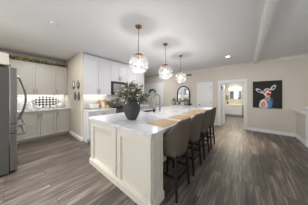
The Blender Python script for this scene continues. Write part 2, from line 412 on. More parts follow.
# ------------------------------------------------------------------ cabinets, right run
KX = -4.25; KF = -3.58; KU = -3.90
cab('base_cabinet', 'white base cabinet between the cream wall end and the range', KX, KF, 1.405, 2.33, 0, .89, M['cabw'], 2, (1, -1), 'white base cabinets', toe=.10)
cab('base_cabinet', 'white base cabinet beyond the range, behind the charcoal vase', KX, KF, 3.10, 4.10, 0, .89, M['cabw'], 2, (1, -1), 'white base cabinets', toe=.10)
cab('wall_cabinet', 'tall white double-door wall cabinet above the cutting boards', KX, KU, 1.405, 2.33, 1.40, 2.60, M['cabw'], 2, (1, -1), 'white wall cabinets', upper=True, crown=.06, strip=True)
cab('wall_cabinet', 'short white wall cabinet over the framed black microwave', KX, KU, 2.33, 3.10, 1.92, 2.60, M['cabw'], 2, (1, -1), 'white wall cabinets', upper=True, crown=.06)
cab('wall_cabinet', 'tall white wall cabinet right of the microwave, behind the nearest globe pendant', KX, KU, 3.10, 4.10, 1.40, 2.60, M['cabw'], 2, (1, -1), 'white wall cabinets', upper=True, crown=.06, strip=True)
tag(MB().box(KX, KF+.03, 1.405, 2.335, .895, .93, .004).build('countertop', M['quartz']), 'short white countertop holding the cutting boards, left of the range', 'countertop')
tag(MB().box(KX, KF+.03, 3.095, 4.12, .895, .93, .004).build('countertop', M['quartz']), 'white countertop beyond the range behind the charcoal vase', 'countertop')
struct('trim_6', MB().box(KX+.002, KX+.01, 1.405, 4.10, .932, 1.398), M['tile'])
# microwave over the range
t = thing('microwave', (-4.07, 2.715, 1.41), 'black-framed over-range microwave beside the leafy bouquet', 'microwave')
MB().box(KX+.012, -3.89, 2.34, 3.09, 1.42, 1.915).build('body', M['black'], t)
d = MB().box(-3.89, -3.86, 2.345, 2.92, 1.43, 1.905, .005).build('door', M['black'], t)
MB().box(-3.86, -3.856, 2.41, 2.84, 1.50, 1.83).build('window', M['steel'], d)
bar_pull(MB(), 'x', -3.86, 1, 2.88, 1.47, 1.86, .009).build('handle', M['steel'], d)
MB().box(-3.89, -3.862, 2.925, 3.085, 1.43, 1.905, .004).build('control_panel', M['blackglass'], t)
# range
t = thing('range', (-3.9, 2.715, 0), 'stainless range with black cooktop behind the charcoal vase', 'stove')
MB().box(KX+.015, -3.56, 2.345, 3.085, .10, .90).box(KX+.015, -3.66, 2.345, 3.085, 0, .10).build('body', M['steel'], t)
MB().box(KX+.06, -3.55, 2.345, 3.085, .90, .925, .004).build('cooktop', M['blackglass'], t)
MB().box(KX+.015, KX+.06, 2.345, 3.085, .90, 1.16, .006).build('backguard', M['steel'], t)
d = MB().box(-3.56, -3.53, 2.36, 3.07, .28, .76, .006).build('oven_door', M['steel'], t)
MB().box(-3.53, -3.526, 2.46, 2.97, .36, .62).build('window', M['blackglass'], d)
MB().tube([(-3.49, 2.40, .71), (-3.49, 3.03, .71)], .011, 8).tube([(-3.53, 2.44, .71), (-3.49, 2.44, .71)], .008, 6).tube([(-3.53, 2.99, .71), (-3.49, 2.99, .71)], .008, 6).build('handle', M['steel'], d)
MB().box(-3.56, -3.53, 2.36, 3.07, .11, .26, .006).build('drawer', M['steel'], t)
for k in range(5): MB().tube([(-3.56, 2.45+k*.13, .84), (-3.515, 2.45+k*.13, .84)], [.024, .02], 10).build('knob', M['black'], t)
for bx, by in ((-3.72, 2.53), (-3.72, 2.9), (-4.0, 2.53), (-4.0, 2.9)):
    g = MB()
    for k in range(2):
        a = k*PI/2; g.tube([(bx-.09*math.cos(a), by-.09*math.sin(a), .935), (bx+.09*math.cos(a), by+.09*math.sin(a), .935)], .008, 6)
    g.lathe([(.09, .004), (.1, .004), (.1, .016), (.09, .016), (.09, .004)], (bx, by, .925), 16)
    g.build('burner_grate', M['black'], t)

# ------------------------------------------------------------------ refrigerator (front faces +y) and the cabinet over it
FX0, FX1 = -4.17, -3.25
t = thing('refrigerator', ((FX0+FX1)/2, -.35, 0), 'tall stainless french-door refrigerator at the left edge', 'refrigerator')
MB().box(FX0, FX1, -.72, -.015, .03, 1.88).build('body', M['steeld'], t)
MB().box(FX0+.03, FX1-.03, -.68, -.05, 0, .03).build('foot_rail', M['black'], t)
MB().box(FX0+.05, FX1-.05, -.60, -.05, 1.88, 1.895).build('top_cover', M['black'], t)
mid = (FX0+FX1)/2
for a, b, s in ((FX0, mid-.003, 1), (mid+.003, FX1, -1)):
    d = MB().box(a, b, -.005, .08, .885, 1.89, .012).build('door', M['steel'], t)
    u = b-.06 if s > 0 else a+.06
    pts = [(u, .08, 1.78), (u, .118, 1.76)]+[(u, .115+.095*math.sin(PI*k/10), 1.74-.86*k/10+.02) for k in range(1, 10)]+[(u, .115, .90), (u, .08, .89)]
    MB().tube(pts, .014, 8).build('handle', M['steel'], d)
for z0, z1 in ((.715, .875), (.05, .705)):
    d = MB().box(FX0, FX1, -.005, .08, z0, z1, .012).build('drawer', M['steel'], t)
    z = z1-.035
    MB().tube([(FX0+.08, .08, z), (FX0+.08, .175, z+.01), (FX1-.06, .175, z+.01), (FX1-.06, .08, z)], .02, 8).build('handle', M['steel'], d)
t = thing('fridge_cabinet', (mid, -.4, 1.93), 'cream cabinet box above the steel refrigerator', 'cabinet')
MB().box(FX0-.02, FX1, -.80, -.04, 1.93, 2.13).build('body', M['isl'], t)
for k in range(2):
    a = FX0+k*.46
    d = face_panel(MB(), 'y', -.04, 1, a+.003, a+.457, 1.935, 2.125).build('door', M['isl'], t)
    MB().tube([(a+(.43 if k == 0 else .03), -.02, 2.0), (a+(.43 if k == 0 else .03), .01, 2.0)], .012, 8).build('knob', M['pull'], d)

# ------------------------------------------------------------------ island
IX0, IX1, IY0, IY1 = -2.51, -.885, 1.055, 4.52
t = thing('kitchen_island', (-1.7, 2.8, 0), 'long cream kitchen island with recessed panels on its near end', 'kitchen island')
MB().box(IX0+.02, -1.32, IY0+.05, IY1-.05, 0, .70).box(IX0+.02, -1.32, IY0+.05, 2.27, .70, .892).box(IX0+.02, -1.32, 3.01, IY1-.05, .70, .892).box(-2.05, -1.32, 2.27, 3.01, .70, .892).box(IX0+.02, IX0+.04, 2.27, 3.01, .70, .892).build('body', M['isl'], t)
mb = MB().box(IX0, IX1-.13, IY0+.015, IY0+.05, 0, .892)
face_panel(mb, 'y', IY0+.015, -1, IX0, -1.585, 0, .892, .115, .03, .024)
face_panel(mb, 'y', IY0+.015, -1, -1.60, IX1, 0, .892, .115, .03, .024)
for a, b in ((-2.395, -1.70), (-1.485, -1.00)):   # inner moulding
    for q in ((a, a+.014, .115, .777), (b-.014, b, .115, .777), (a, b, .115, .129), (a, b, .763, .777)): mb.box(q[0], q[1], IY0-.006, IY0+.01, q[2], q[3])
mb.build('end_panel', M['isl'], t)
for y0, y1 in ((IY0+.015, 1.285), (IY1-.24, IY1)):
    l = MB().box(IX1-.13, IX1, y0, y1, 0, .892)
    l.box(IX1, IX1+.012, y0, y0+.05, .10, .892).box(IX1, IX1+.012, y1-.05, y1, .10, .892).box(IX1, IX1+.012, y0+.05, y1-.05, .80, .892)
    l = l.build('support_post', M['isl'], t)
    MB().box(IX1-.15, IX1+.02, y0 if y0 < 2 else y0-.02, y1+.02, 0, .10).box(IX1-.14, IX1+.014, y0, y1+.012, .10, .115).build('plinth', M['isl'], l)
MB().box(IX0, IX1-.13, IY1-.05, IY1, 0, .892).build('far_panel', M['isl'], t)
MB().box(IX0-.02, IX1+.02, IY0-.036, IY0-.006, 0, .09).box(IX0-.012, IX1+.012, IY0-.026, IY0-.006, .09, .108).build('base_moulding', M['isl'], t)
for k in range(5):
    y = IY0+.10+k*.66
    face_panel(MB(), 'x', -1.32, 1, y, y+.64, .10, .88, .07, .018).build('back_panel', M['isl'], t)
for k in range(5):
    y = IY0+.10+k*.66
    d = face_panel(MB(), 'x', IX0+.02, -1, y, y+.64, .10, .88, .07, .018).build('door', M['isl'], t)
    bar_pull(MB(), 'x', IX0, -1, y+.58, .68, .82).build('handle', M['pull'], d)
CX0, CX1, CY0, CY1 = -2.56, -.865, 1.03, 4.60
SX0, SX1, SY0, SY1 = -2.46, -2.08, 2.30, 2.98
ct = MB().box(CX0, SX0, CY0, CY1, .895, .937).box(SX1, CX1, CY0, CY1, .895, .937).box(SX0, SX1, CY0, SY0, .895, .937).box(SX0, SX1, SY1, CY1, .895, .937)
tag(ct.build('countertop', M['quartz']), 'big white quartz island countertop with faint grey veins', 'countertop')
t = thing('sink', ((SX0+SX1)/2, (SY0+SY1)/2, .72), 'stainless undermount sink let into the island countertop', 'sink')
MB().box(SX0, SX1, SY0, SY1, .895-.17, .895-.165).box(SX0-.004, SX0, SY0, SY1, .725, .893).box(SX1, SX1+.004, SY0, SY1, .725, .893).box(SX0, SX1, SY0-.004, SY0, .725, .893).box(SX0, SX1, SY1, SY1+.004, .725, .893).build('basin', M['steel'], t)
MB().lathe([(0, .006), (.04, .006), (.045, 0), (0, 0)], ((SX0+SX1)/2, (SY0+SY1)/2, .731), 16).build('drain', M['dark_metal'], t)
# spring-neck faucet
fx, fy, fz = -1.90, 2.64, .937
t = thing('faucet', (fx, fy, fz), 'tall gooseneck nickel faucet on the island countertop', 'faucet')
MB().lathe([(0, 0), (.03, 0), (.03, .012), (.022, .02), (.022, .11), (.016, .12), (0, .12)], (fx, fy, fz), 16).build('base', M['pull'], t)
pts = [(fx, fy, fz+.1), (fx, fy, fz+.36)]+[(fx-.10+.10*math.cos(a*PI/10), fy, fz+.38+.10*math.sin(a*PI/10)) for a in range(0, 11)]+[(fx-.20, fy, fz+.26)]
MB().tube(pts, .017, 8).build('neck', M['pull'], t)
MB().tube([(fx-.20, fy, fz+.27), (fx-.20, fy, fz+.22), (fx-.20, fy, fz+.12)], [.016, .02, .022], 10).build('spray_head', M['pull'], t)
MB().tube([(fx, fy, fz+.2), (fx-.2, fy, fz+.2)], .007, 6).build('support_arm', M['pull'], t)
MB().tube([(fx, fy, fz+.07), (fx+.02, fy-.06, fz+.075), (fx+.03, fy-.1, fz+.1)], [.012, .008, .006], 8).build('lever', M['pull'], t)
t = thing('soap_dispenser', (-1.93, 2.42, fz), 'small dark soap pump beside the faucet', 'soap dispenser')
MB().lathe([(0, 0), (.026, 0), (.03, .02), (.03, .09), (.012, .11), (0, .11)], (-1.93, 2.42, fz), 14).build('bottle', M['dark_metal'], t, True)
MB().tube([(-1.93, 2.42, fz+.11), (-1.93, 2.42, fz+.15), (-1.97, 2.42, fz+.15)], .006, 6).build('pump', M['pull'], t)

# ------------------------------------------------------------------ counter stools (backs toward +x)
def shell_mesh():
    mb = MB(); nu, nv = 24, 8; grid = []
    for j in range(nv+1):
        v = j/nv; row = []
        for i in range(nu+1):
            u = -1+2*i/nu; a = u*math.radians(112)
            zt = 1.07-.56*max(0, abs(u)-.28)**1.3; z = .555+(zt-.555)*v
            k = 1-.13*(1-v)**1.5 - .05*(1-v)*abs(u)
            ca, sa = math.cos(a), math.sin(a)
            x = .245*math.copysign(abs(ca)**.75, ca)*(k if ca > 0 else 1)+.035*v*(ca > 0)*ca
            y = .262*math.copysign(abs(sa)**.72, sa)*k
            # fillet at the top corners: pull the upper edge in a little
            row.append(mb.bm.verts.new((x, y, z)))
        grid.append(row)
    for j in range(nv):
        for i in range(nu): mb.bm.faces.new((grid[j][i], grid[j][i+1], grid[j+1][i+1], grid[j+1][i]))
    return mb
STX = -.905
stool = thing('counter_stool', (0, 0, 0), '', 'stool', 'counter stools along the island')
sh = shell_mesh().build('backrest', M['fabric'], stool, True)
sm = sh.modifiers.new('solidify', 'SOLIDIFY'); sm.thickness = .03; sm.offset = -1
sb = sh.modifiers.new('subsurf', 'SUBSURF'); sb.levels = 1; sb.render_levels = 1
MB().box(-.25, .19, -.215, .215, .57, .665, .03).build('seat', M['fabric'], stool, True)
MB().box(-.20, .19, -.19, .19, .535, .57).build('seat_frame', M['legwood'], stool)
for sx in (-1, 1):
    for sy in (-1, 1):
        MB().tube([(sx*.165, sy*.17, .56), (sx*.20, sy*.205, .0)], [.026, .018], 8).build('leg', M['legwood'], stool)
for sx in (-1, 1): MB().box(sx*.185-.010, sx*.185+.010, -.185, .185, .23, .255).build('stretcher', M['legwood'], stool)
for sy in (-1, 1): MB().box(-.185, .185, sy*.19-.010, sy*.19+.010, .27, .295).build('stretcher', M['legwood'], stool)
SL = ['taupe high-back counter stool nearest the cream island post', 'second taupe counter stool from the cream island post', 'third taupe counter stool from the cream island post', 'taupe counter stool farthest along the island, nearest the white door']
SYS = [1.56, 2.18, 2.82, 3.46]
for i, y in enumerate(SYS):
    o = stool if i == 0 else copy_tree(stool)
    o.location = (STX, y, 0); o['label'] = SL[i]
PL = ['straw placemat in front of the nearest stool', 'straw placemat in front of the second stool from the near post', 'straw placemat in front of the third stool from the near post', 'straw placemat at the far end of the island counter']
pm0 = None
for i, y in enumerate((1.60, 2.25, 2.88, 3.50)):
    if pm0 is None:
        pm0 = MB().box(-1.235, -.905, y-.235, y+.235, .9375, .944, .002).build('placemat', M['woven']); o = pm0
    else:
        o = pm0.copy(); COL.objects.link(o); o.location = (pm0.location.x, y, pm0.location.z)
    tag(o, PL[i], 'placemat', 'straw placemats on the island')

# ------------------------------------------------------------------ vase and bouquet
vx, vy, vz = -1.71, 1.46, .9375
t = thing('vase', (vx, vy, vz), 'charcoal two-handled ceramic vase on the island countertop', 'vase')
MB().lathe([(0, 0), (.085, 0), (.095, .02), (.13, .09), (.16, .17), (.165, .215), (.148, .27), (.105, .31), (.082, .335), (.086, .36), (.102, .375), (.092, .378), (.074, .36), (.07, .33), (.12, .25), (.12, .12), (0, .05)], (vx, vy, vz), 32).build('body', M['vase'], t, True)
for s in (-1, 1):
    ux, uy = .78*s, .62*s
    P = lambda r, z: (vx+ux*r, vy+uy*r, vz+z)
    MB().tube([P(.088, .345), P(.125, .345), P(.143, .32), P(.15, .29), P(.138, .272)], .013, 8).build('handle', M['vase'], t, True)
t = thing('bouquet', (vx, vy, vz+.33), 'sage-green leafy bouquet with ivory blossoms in the charcoal vase', 'bouquet')
st = MB(); lf = MB(); lf2 = MB(); tips = []
for i in range(62):
    a = random.uniform(0, 2*PI); rr = .37*math.sqrt(random.random())
    hh = .50*math.sqrt(max(.09, 1-(rr/.40)**2))*random.uniform(.55, 1.05)
    p0 = Vector((vx+.03*math.cos(a), vy+.03*math.sin(a), vz+.30)); p2 = Vector((vx+rr*math.cos(a), vy+rr*math.sin(a), vz+.35+hh*.83-.20*(rr/.40)**2))
    p1 = p0.lerp(p2, .5)+Vector((0, 0, .06))
    pts = [p0*(1-s)**2+p1*2*s*(1-s)+p2*s*s for s in [k/5 for k in range(6)]]
    st.tube(pts, .0028, 5)
    tips.append(p2)
    for k in range(15):
        s = random.uniform(.35, 1.0); q = p0*(1-s)**2+p1*2*s*(1-s)+p2*s*s
        d = (p2-p0).normalized()*.8+Vector((random.uniform(-1, 1), random.uniform(-1, 1), random.uniform(-.5, .9)))
        (lf if random.random() < .6 else lf2).leaf(q, d, random.uniform(.05, .09), random.uniform(.018, .03))
tag(st.build('stems', M['stem'], t), kind='stuff'); tag(lf.build('sage_leaves', M['leaf'], t), kind='stuff'); tag(lf2.build('dark_leaves', M['leafd'], t), kind='stuff')
b0 = None
for i in range(46):
    q = tips[i]*1.0
    if b0 is None:
        mb = MB()
        for k in range(9):
            a = k*2*PI/9; mb.leaf(q, (math.cos(a), math.sin(a), .6+.4*(k % 2)), .045, .028, .1)
        b0 = mb.build('blossom', M['blossom'], t); q0 = q
    else:
        c = b0.copy(); COL.objects.link(c); c.parent = t; c.location = q-q0

# ------------------------------------------------------------------ garland over the alcove cabinets
t = thing('garland', (-5.3, .6, 2.42), 'leafy garland lying along the tops of the greige wall cabinets', 'garland')
MB().tube([(-5.30+.02*math.sin(k), -.05+k*.098, 2.435) for k in range(15)], .008, 6).build('vine', M['stem'], t)
g1 = MB(); g2 = MB()
for k in range(520):
    y = random.uniform(-.08, 1.32); hgt = .10-.05*(y/1.35)
    p = (-5.30+random.uniform(-.05, .05), y, 2.435+random.uniform(0, hgt))
    (g1 if random.random() < .66 else g2).leaf(p, (random.uniform(-.3, .6), random.uniform(-1, 1), random.uniform(-.1, .6)), random.uniform(.04, .075), random.uniform(.025, .04))
tag(g1.build('dark_leaves', M['leafd'], t), kind='stuff'); tag(g2.build('yellow_green_leaves', M['leafy'], t), kind='stuff')

# ------------------------------------------------------------------ alcove counter things
t = thing('lattice_tray', (-5.50, .80, .9305), 'octagonal black and white lattice tray leaning on the alcove backsplash', 'tray')
def octa(cy, cz, hw, hh, c): return [(cy-hw+c, cz-hh), (cy+hw-c, cz-hh), (cy+hw, cz-hh+c), (cy+hw, cz+hh-c*.6), (cy+hw-c, cz+hh), (cy-hw+c, cz+hh), (cy-hw, cz+hh-c*.6), (cy-hw, cz-hh+c)]
MB().prism(octa(.80, 1.165, .29, .225, .13), 'x', -5.53, -5.51).build('panel', M['lattice'], t)
ou, inn = octa(.80, 1.165, .30, .234, .132), octa(.80, 1.165, .28, .214, .128)
mb = MB()
for k in range(8):
    k2 = (k+1) % 8; mb.prism([ou[k], ou[k2], inn[k2], inn[k]], 'x', -5.535, -5.50)
mb.build('rim', M['white'], t)
for s in (-1, 1): MB().tube([(-5.50, .80+s*.29, 1.10), (-5.48, .80+s*.335, 1.12), (-5.48, .80+s*.335, 1.20), (-5.50, .80+s*.29, 1.22)], .008, 6).build('handle', M['black'], t)
BL = ['white bowl in front of the tray, nearest the refrigerator', 'white bowl in the middle of the tray front', 'white bowl in front of the tray, nearest the round vase']
bp = None
for i, y in enumerate((.60, .78, .97)):
    if bp is None: bp = MB().lathe([(0, 0), (.035, 0), (.045, .012), (.075, .085), (.07, .085), (.04, .02), (0, .016)], (-5.35, y, .9305), 20).build('bowl', M['white'], None, True); o = bp
    else: o = bp.copy(); COL.objects.link(o); o.location.y = y
    tag(o, BL[i], 'bowl', 'white bowls on the alcove counter')
tag(MB().lathe([(0, 0), (.04, 0), (.075, .03), (.09, .085), (.075, .14), (.04, .17), (.03, .185), (.022, .18), (.03, .165), (0, .03)], (-5.42, 1.17, .9305), 22).build('round_vase', M['white'], None, True), 'white round vase in the alcove corner right of the tray', 'vase')
t = thing('canister', (-5.36, .36, .9305), 'white lidded canister on the alcove counter beside the refrigerator handle', 'canister')
MB().lathe([(0, 0), (.065, 0), (.07, .01), (.07, .19), (0, .19)], (-5.36, .36, .9305), 20).build('body', M['white'], t, True)
l = MB().lathe([(0, 0), (.074, 0), (.074, .02), (.02, .03), (0, .03)], (-5.36, .36, 1.1205), 20).build('lid', M['white'], t, True)
MB().lathe([(0, 0), (.012, 0), (.018, .015), (0, .025)], (-5.36, .36, 1.1505), 12).build('knob', M['pull'], l)
# wall ornaments: open metal leaves on the cream alcove wall
def ornament(mbx, cx, cz, w, h):
    mb = MB()
    L = [(cx+w*math.sin(PI*s)*(.75+.25*s), 1.335, cz+h/2-h*s) for s in [k/12 for k in range(13)]]
    R = [(cx-w*math.sin(PI*s)*(.75+.25*s), 1.335, cz+h/2-h*s) for s in [k/12 for k in range(13)]]
    mb.tube(L, .011, 6); mb.tube(R, .011, 6)
    return mb
OL = ['upper left metal leaf ornament on the cream wall', 'upper right metal leaf ornament on the cream wall', 'lower left metal leaf ornament on the cream wall', 'lower right metal leaf ornament on the cream wall']
op = None
for i, (x, z) in enumerate(((-4.54, 1.73), (-4.13, 1.73), (-4.40, 1.37), (-4.08, 1.37))):
    if op is None:
        op = thing('wall_ornament', (x, 1.335, z), '', 'wall ornament', 'metal leaf ornaments on the cream wall')
        ornament(None, x, z, .11, .27).build('rim', M['orn'], op)
        MB().tube([(x, 1.335, z+.10), (x, 1.34, z-.05), (x, 1.335, z-.13)], [.014, .045, .01], 8).build('bud', M['pull'], op)
        MB().tube([(x-.05, 1.337, z+.03), (x, 1.337, z-.08), (x+.05, 1.337, z+.03)], .008, 6).build('vein', M['dark_metal'], op)
        o = op
    else: o = copy_tree(op); o.location = (x, 1.335, z)
    o['label'] = OL[i]
# ------------------------------------------------------------------ right counter things
for i, (y, hh, wv, lb) in enumerate(((2.02, .31, .15, 'honey wooden cutting board leaning on the backsplash, left one'), (2.245, .34, .12, 'narrow honey wooden cutting board leaning beside the range'))):
    t = thing('cutting_board', (-4.16, y, .931), lb, 'cutting board', 'cutting boards left of the range')
    MB().box(-4.19, -4.17, y-wv/2, y+wv/2, .931, .931+hh*.8, .006).build('board', M['board'], t)
    MB().box(-4.188, -4.172, y-.022, y+.022, .931+hh*.79, .931+hh, .006).build('grip', M['board'], t)
t = thing('canister', (-4.10, 2.13, .931), 'tall cream canister between the two wooden cutting boards', 'canister')
MB().lathe([(0, 0), (.055, 0), (.06, .01), (.06, .23), (0, .23)], (-4.10, 2.13, .931), 20).build('body', M['creamcer'], t, True)
MB().lathe([(0, 0), (.062, 0), (.062, .02), (.015, .035), (0, .05)], (-4.10, 2.13, 1.161), 20).build('lid', M['board'], t, True)
t = thing('butter_crock', (-4.0, 2.24, .931), 'small yellow lidded crock at the edge of the range', 'crock')
MB().lathe([(0, 0), (.055, 0), (.068, .03), (.066, .07), (0, .07)], (-4.0, 2.24, .931), 20).build('body', M['yellow'], t, True)
MB().lathe([(0, 0), (.07, 0), (.06, .015), (.015, .022), (.015, .035), (0, .038)], (-4.0, 2.24, 1.001), 20).build('lid', M['yellow'], t, True)
t = thing('toaster', (-4.05, 1.80, .931), 'low white toaster under the glowing wall cabinet', 'toaster')
MB().box(-4.14, -3.96, 1.66, 1.92, .94, 1.10, .03).build('body', M['white'], t, True)
for s in (-.035, .035): MB().box(-4.05+s-.012, -4.05+s+.012, 1.70, 1.88, 1.099, 1.102).build('slot', M['black'], t)
MB().box(-4.06, -4.04, 1.92, 1.94, 1.03, 1.045, .004).build('lever', M['black'], t)
for a in (-4.13, -3.98):
    for b in (1.67, 1.89): MB().box(a, a+.02, b, b+.02, .931, .942).build('foot', M['black'], t)

# ------------------------------------------------------------------ pendants
pend = thing('pendant_light', (0, 0, ZC), '', 'pendant lamp', 'globe pendants over the island')
MB().lathe([(0, -.028), (.05, -.028), (.062, -.012), (.062, 0), (0, 0)], (0, 0, ZC), 20).build('canopy', M['copper'], pend, True)
MB().tube([(0, 0, ZC-.02), (0, 0, ZC-.53)], .005, 6).build('rod', M['dark_metal'], pend)
MB().lathe([(0, -.51), (.02, -.515), (.06, -.53), (.095, -.56), (.10, -.58), (.092, -.58), (.05, -.543), (0, -.535)], (0, 0, ZC), 20).build('cap', M['copper'], pend, True)
GR, GZ = .19, ZC-.73
prof = [(GR*math.sin(a), GR*.98*math.cos(a)) for a in [math.radians(30+k*(150/20)) for k in range(21)]]
prof[-1] = (0, prof[-1][1])
MB().lathe(prof, (0, 0, GZ), 36).build('globe', M['globe'], pend, True)
s = MB().tube([(0, 0, ZC-.535), (0, 0, ZC-.655)], .018, 10).build('socket', M['copper'], pend)
MB().lathe([(0, .05), (.015, .05), (.03, .02), (.034, -.01), (.024, -.035), (0, -.042)], (0, 0, GZ+.02), 14).build('bulb', M['bulb'], s, True)
PLB = ['clear ribbed glass globe pendant nearest the camera, above the bouquet', 'middle clear glass globe pendant of the three over the island', 'clear glass globe pendant farthest along the island, near the arched mirror']
PXY = [(-1.60, 1.53), (-1.62, 2.49), (-1.70, 3.55)]
for i, (x, y) in enumerate(PXY):
    o = pend if i == 0 else copy_tree(pend)
    o.location = (x, y, ZC); o['label'] = PLB[i]
    lamp('pendant_bulb_light', 'POINT', (x, y, GZ-.02), 20, (1, .98, .96), .04)
# the recessed downlight, then bare fill lamps added under the ceiling
DLB = {0: 'lit recessed downlight in the ceiling left of the beam'}
for i, (x, y, pw) in enumerate(DOWN_AND_FILL):
    if i == 0:
        t = thing('downlight', (x, y, ZC-.012), DLB[0], 'ceiling lamp')
        MB().lathe([(.055, 0), (.085, 0), (.085, .012), (.055, .012), (.055, 0)], (x, y, ZC-.012), 24).build('trim_ring', M['trim'], t)
        MB().lathe([(0, 0), (.055, 0), (.055, .008), (0, .008)], (x, y, ZC-.010), 24).build('lens', M['lamp_white'], t)
    lamp('downlight_and_fill_beam', 'AREA', (x, y, ZC-.02), pw, (1, .985, .96), .12)
    if i == 0: lamp('downlight_and_fill_spot', 'SPOT', (x, y, ZC-.03), 330, (1, .84, .60), .05, spot=math.radians(56))
    if i in (2, 7): lamp('downlight_and_fill_spot', 'SPOT', (x, y, ZC-.03), 150, (1, .97, .92), .08, spot=math.radians(84))  # spots added to brighten the kitchen floor
t = thing('smoke_detector', (-2.72, .49, ZC-.03), 'small white round smoke detector on the kitchen ceiling', 'smoke detector')
MB().lathe([(0, 0), (.035, 0), (.045, .012), (.047, .03), (0, .03)], (-2.72, .49, ZC-.03), 24).build('body', M['ceil'], t, True)
MB().lathe([(0, -.002), (.008, -.002), (.008, .002), (0, .002)], (-2.72+.03, .49, ZC-.03), 8).build('test_button', M['grate'], t)
# under-cabinet light
for y0, y1, x, pw in ((.05, 1.3, -5.46, 3), (1.5, 2.3, -4.12, 1.2), (3.15, 4.05, -4.12, 1.2)):
    lamp('under_cabinet_light', 'AREA', (x, (y0+y1)/2, 1.38), pw, (1, .97, .93), .05, y1-y0)

# ------------------------------------------------------------------ far wall things
t = thing('painting', (.60, YF-.04, .93), 'black square painting of a colourful long-eared animal on the greige wall', 'painting')
PX0, PX1, PZ0, PZ1 = .21, .985, .92, 1.92
yc = YF-.04
MB().box(PX0, PX1, yc, YF-.002, PZ0, PZ1, .003).build('canvas', M['canvas'], t)
def blob(name, m, pts, k, sub=True):
    # pts as fractions of the canvas, smooth closed outline, thin raised paint
    n = len(pts); P = []
    for i in range(n):
        p0, p1, p2, p3 = (Vector((*pts[(i+j-1) % n], 0)) for j in range(4))
        for s in (0, .33, .66):
            q = .5*((2*p1)+(-p0+p2)*s+(2*p0-5*p1+4*p2-p3)*s*s+(-p0+3*p1-3*p2+p3)*s**3)
            P.append((PX0+q.x*(PX1-PX0), PZ0+q.y*(PZ1-PZ0)))
    return MB().prism(P, 'y', yc-.001-.0016*k, yc).build(name, m, t)
blob('scarf', M['p_teal'], [(.50, 0.02), (.48, .28), (.58, .40), (.70, .36), (.68, .02)], 1)
blob('scarf_fold', M['p_blue'], [(.54, .03), (.54, .22), (.62, .30), (.66, .2), (.63, .03)], 2)
blob('body', M['p_white'], [(.26, .02), (.24, .14), (.30, .28), (.42, .33), (.50, .26), (.52, .02)], 2)
blob('fur_patch', M['p_pink'], [(.30, .04), (.30, .16), (.40, .24), (.46, .14), (.44, .04)], 3)
blob('neck', M['p_pink'], [(.46, .26), (.44, .42), (.56, .46), (.62, .36), (.56, .26)], 2)
blob('ear', M['p_white'], [(.10, .70), (.16, .62), (.30, .55), (.38, .56), (.30, .66), (.18, .73)], 1)
blob('ear', M['p_white'], [(.62, .68), (.66, .78), (.74, .84), (.80, .83), (.79, .74), (.72, .66)], 1)
blob('inner_ear', M['p_black'], [(.14, .69), (.22, .61), (.32, .585), (.27, .66)], 2)
blob('inner_ear', M['p_black'], [(.68, .70), (.70, .77), (.76, .80), (.75, .72)], 2)
blob('head', M['p_white'], [(.38, .54), (.40, .66), (.46, .72), (.56, .72), (.63, .66), (.64, .54), (.60, .44), (.48, .42)], 3)
blob('forehead', M['p_pink'], [(.44, .63), (.46, .70), (.54, .71), (.57, .64)], 4)
blob('eye', M['p_black'], [(.40, .57), (.40, .62), (.45, .62), (.45, .57)], 5)
blob('eye', M['p_black'], [(.58, .60), (.58, .65), (.63, .65), (.63, .60)], 5)
blob('cheek', M['p_white'], [(.42, .50), (.44, .57), (.50, .56), (.49, .48)], 4)
blob('nose', M['p_red'], [(.50, .48), (.49, .54), (.55, .56), (.63, .54), (.62, .48), (.56, .45)], 5)
# arched mirror on a console
mx, mz0, mw, mh = -2.675, .875, .375, 1.02
def arch(cx, z0, hw, h, n=16): return [(cx-hw, z0), (cx+hw, z0)]+[(cx+hw*math.cos(PI*k/n), z0+h-hw+hw*math.sin(PI*k/n)) for k in range(n+1)]
t = thing('arched_mirror', (mx, YF-.05, mz0), 'black-framed arched mirror standing on the white console', 'mirror')
MB().prism(arch(mx, mz0+.04, mw-.04, mh-.08), 'y', YF-.035, YF-.02).build('glass', M['mirror'], t)
pa, pi = arch(mx, mz0, mw, mh), arch(mx, mz0+.05, mw-.05, mh-.10)
mb = MB()
for k in range(len(pa)):
    k2 = (k+1) % len(pa); mb.prism([pa[k], pa[k2], pi[k2], pi[k]], 'y', YF-.055, YF-.015)
bmesh.ops.remove_doubles(mb.bm, verts=mb.bm.verts[:], dist=1e-4)
mb.build('frame', M['black'], t)
t = thing('console_table', (-2.75, 5.72, 0), 'white console cabinet under the arched mirror', 'console table')
MB().box(-3.55, -2.0, 5.53, YF-.03, .08, .84).build('body', M['cabw'], t)
MB().box(-3.58, -1.97, 5.50, YF-.025, .84, .872, .005).build('top', M['white'], t)
for k in range(4):
    x = -3.54+k*.385
    d = face_panel(MB(), 'y', 5.53, -1, x+.003, x+.38, .10, .83).build('door', M['cabw'], t)
    bar_pull(MB(), 'y', 5.51, -1, x+(.34 if k % 2 == 0 else .045), .55, .70).build('handle', M['pull'], d)
for x in (-3.52, -2.06):
    for y in (5.56, 5.86): MB().box(x, x+.05, y, y+.05, 0, .08).build('foot', M['cabw'], t)
t = thing('lantern', (-3.15, 5.72, .873), 'dark metal lantern on the console, left of the mirror', 'lantern')
lx, ly, lz = -3.15, 5.72, .873
mb = MB().box(lx-.085, lx+.085, ly-.085, ly+.085, lz, lz+.03)
for a in (-1, 1):
    for b in (-1, 1): mb.box(lx+a*.075-.01, lx+a*.075+.01, ly+b*.075-.01, ly+b*.075+.01, lz+.03, lz+.25)
mb.box(lx-.09, lx+.09, ly-.09, ly+.09, lz+.25, lz+.27); mb.build('cage', M['dark_metal'], t)
MB().lathe([(.085, .27), (.03, .33), (0, .34)], (lx, ly, lz), 4).tube([(lx-.04, ly, lz+.33), (lx-.04, ly, lz+.38), (lx+.04, ly, lz+.38), (lx+.04, ly, lz+.33)], .006, 6).build('roof', M['dark_metal'], t)
